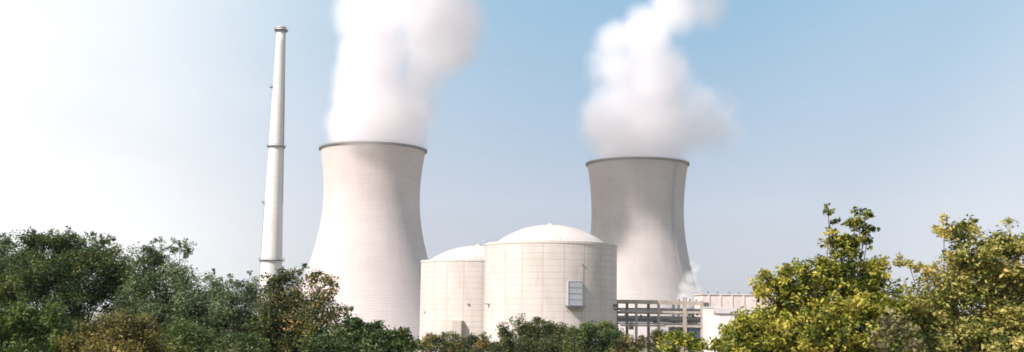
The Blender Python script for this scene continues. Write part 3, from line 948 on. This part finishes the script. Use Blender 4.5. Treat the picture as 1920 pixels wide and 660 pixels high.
GP = 'steam plumes over the cooling towers'
plume('steam_plume', 'broad white steam plume rising from the pale left cooling tower beside the chimney', 700,
      [(700, 268, 98, 1.1, 4), (694, 226, 100, 1.1, -22), (748, 236, 84, .95, -8), (715, 196, 84, 1.05, -46), (700, 160, 96, 1, -44), (765, 190, 90, .85, -38), (790, 140, 92, .7, -48), (708, 95, 96, .9, -58), (825, 75, 112, .9, -60), (700, 25, 96, .95, -66), (800, 5, 120, .95, -72), (860, 40, 84, .85, -66), (770, -90, 140, .9, -82), (850, -120, 120, .9, -92)],  # unseen top puffs and lean towards the camera added to shade the towers
      .055, .5, .020, group=GP, k_noise=1.35)
plume('steam_plume', 'narrower wispy white steam plume rising from the greyer cooling tower', 735,
      [(1195, 298, 94, 1.1, 0), (1172, 240, 100, 1.05, -26), (1248, 258, 84, .95, -6), (1235, 200, 98, .9, -40), (1310, 230, 112, .74, -25), (1235, 140, 92, .85, -55), (1155, 125, 84, .62, -55), (1155, 70, 62, .8, -65), (1210, 60, 80, .9, -70), (1265, 20, 84, .8, -78), (1335, 15, 76, .62, -78), (1300, -70, 110, .9, -90)],
      .05, .5, .020, group=GP, k_noise=1.35, seed=140.0)
plume('steam_wisp', 'small low wisp of steam at the right foot of the greyer tower', 640,
      [(1288, 564, 28, .8, 0), (1300, 547, 22, .8, 2), (1284, 538, 20, .7, -2), (1294, 522, 22, .7, 0), (1303, 506, 16, .6, 1), (1297, 494, 12, .5, 0)], .13, .5, .13, k_noise=1.25, step=.4, seed=60.0)

# ------------------------------------------------------------------ haze
t = NT('thin haze')
pv = t.n('ShaderNodeVolumePrincipled')
pv.inputs['Color'].default_value = (.97, .97, 1, 1)
pv.inputs['Density'].default_value = .00011
t.l(pv.outputs[0], t.out.inputs['Volume'])
t.m.cycles.homogeneous_volume = True
bm = bmesh.new()
add_box(bm, Vector((0, 1400, 174)), (4020, 3640, 350))
tag(from_bm('haze', bm, t.m), 'thin pale haze in the air over the plant', 'haze', kind='stuff')

# ------------------------------------------------------------------ light
SUN_EL = R(40)
SUN_AZ = R(50)          # left of straight behind the camera
sd = Vector((-math.sin(SUN_AZ) * math.cos(SUN_EL), -math.cos(SUN_AZ) * math.cos(SUN_EL), math.sin(SUN_EL)))
sl = bpy.data.lights.new('sun', 'SUN')
sl.energy = 5.0; sl.angle = R(.5); sl.color = (1.0, .935, .89)
so = bpy.data.objects.new('sun', sl); COL.objects.link(so)
so.rotation_euler = (-sd).to_track_quat('-Z', 'Y').to_euler()
so.location = (-100, -100, 200)

W = bpy.data.worlds.new('World'); S.world = W; W.use_nodes = True
wt = W.node_tree; wt.nodes.clear()
wo = wt.nodes.new('ShaderNodeOutputWorld'); bg = wt.nodes.new('ShaderNodeBackground')
sky = wt.nodes.new('ShaderNodeTexSky'); sky.sky_type = 'NISHITA'; sky.sun_disc = False
sky.sun_elevation = SUN_EL
sky.sun_rotation = math.atan2(sd.x, sd.y)
sky.air_density = 1.0; sky.dust_density = 2.0; sky.ozone_density = 1.5
bg.inputs['Strength'].default_value = .108
# bright milky haze in the air on the sunward (left) side
tc = wt.nodes.new('ShaderNodeTexCoord')
def vdot(v):
    nd = wt.nodes.new('ShaderNodeVectorMath'); nd.operation = 'DOT_PRODUCT'; nd.inputs[1].default_value = v
    wt.links.new(tc.outputs['Generated'], nd.inputs[0]); return nd.outputs['Value']
def wramp(fac, stops, interp='EASE'):
    nd = wt.nodes.new('ShaderNodeValToRGB'); nd.color_ramp.interpolation = interp
    e = nd.color_ramp.elements
    while len(e) < len(stops): e.new(.5)
    for el, (p, v) in zip(e, stops): el.position = p; el.color = (v, v, v, 1)
    wt.links.new(fac, nd.inputs[0]); return nd.outputs[0]
def wmix(fac, a, b):
    nd = wt.nodes.new('ShaderNodeMix'); nd.data_type = 'RGBA'
    for s, v in ((nd.inputs[0], fac), (nd.inputs[6], a), (nd.inputs[7], b)):
        if isinstance(v, (int, float)): s.default_value = v
        elif isinstance(v, tuple): s.default_value = (*v, 1)
        else: wt.links.new(v, s)
    return nd.outputs[2]
def wadd(v, m, a):
    nd = wt.nodes.new('ShaderNodeMath'); nd.operation = 'MULTIPLY_ADD'; nd.use_clamp = True
    wt.links.new(v, nd.inputs[0]); nd.inputs[1].default_value = m; nd.inputs[2].default_value = a
    return nd.outputs[0]
def wadd2(v, m, a):
    nd = wt.nodes.new('ShaderNodeMath'); nd.operation = 'MULTIPLY_ADD'
    wt.links.new(v, nd.inputs[0]); nd.inputs[1].default_value = m; nd.inputs[2].default_value = a
    return nd.outputs[0]
lx = wadd(vdot((-1, 0, 0)), 1.0, .5)           # 0.5 straight ahead, ~0.93 at the left edge
hz = wramp(lx, [(.40, .0), (.60, .12), (.72, .36), (.82, .70), (.96, .97)], 'B_SPLINE')
sepz = wt.nodes.new('ShaderNodeSeparateXYZ'); wt.links.new(tc.outputs['Generated'], sepz.inputs[0])
zr = wt.nodes.new('ShaderNodeValToRGB')
zst = [(0.0, (.25, .275, .36)), (.085, (.205, .25, .36)), (.19, (.175, .30, .43)), (.32, (.125, .325, .47)), (.55, (.150, .255, .42)), (1.0, (.10, .18, .36))]
while len(zr.color_ramp.elements) < len(zst): zr.color_ramp.elements.new(.5)
for el, (p, c) in zip(zr.color_ramp.elements, zst):
    el.position = p; el.color = (*c, 1)
wt.links.new(sepz.outputs[2], zr.inputs[0])
zs_ = wt.nodes.new('ShaderNodeVectorMath'); zs_.operation = 'SCALE'; zs_.inputs['Scale'].default_value = 10.0
wt.links.new(zr.outputs[0], zs_.inputs[0])
col = wmix(.75, sky.outputs[0], zs_.outputs[0])
# thinner milky haze low on the right
rx = wadd(vdot((1, 0, -.55)), 1.0, .5)
col = wmix(wramp(rx, [(.52, .0), (.72, .15), (.90, .48), (1.0, .65)]), col, (5.6, 6.0, 6.4))
wn = wt.nodes.new('ShaderNodeTexNoise'); wn.inputs['Scale'].default_value = 3.0; wn.inputs['Detail'].default_value = 5
wmp = wt.nodes.new('ShaderNodeMapping'); wmp.inputs['Scale'].default_value = (1, 1, 3.0)
wt.links.new(tc.outputs['Generated'], wmp.inputs['Vector']); wt.links.new(wmp.outputs[0], wn.inputs['Vector'])
hm = wt.nodes.new('ShaderNodeMath'); hm.operation = 'MULTIPLY'; hm.use_clamp = True
wt.links.new(hz, hm.inputs[0]); wt.links.new(wadd2(wn.outputs['Fac'], .7, .66), hm.inputs[1])
col = wmix(hm.outputs[0], col, (7.3, 7.35, 7.35))
wt.links.new(col, bg.inputs['Color']); wt.links.new(bg.outputs[0], wo.inputs['Surface'])

# ------------------------------------------------------------------ render settings
S.view_settings.view_transform = 'Standard'
S.view_settings.look = 'None'
S.view_settings.exposure = 0.5
S.view_settings.gamma = 1
S.render.engine = 'CYCLES'
S.cycles.max_bounces = 10
S.cycles.volume_bounces = 10
S.cycles.transparent_max_bounces = 8
S.cycles.use_denoising = True
S.cycles.volume_max_steps = 256
S.cycles.filter_width = 1.7
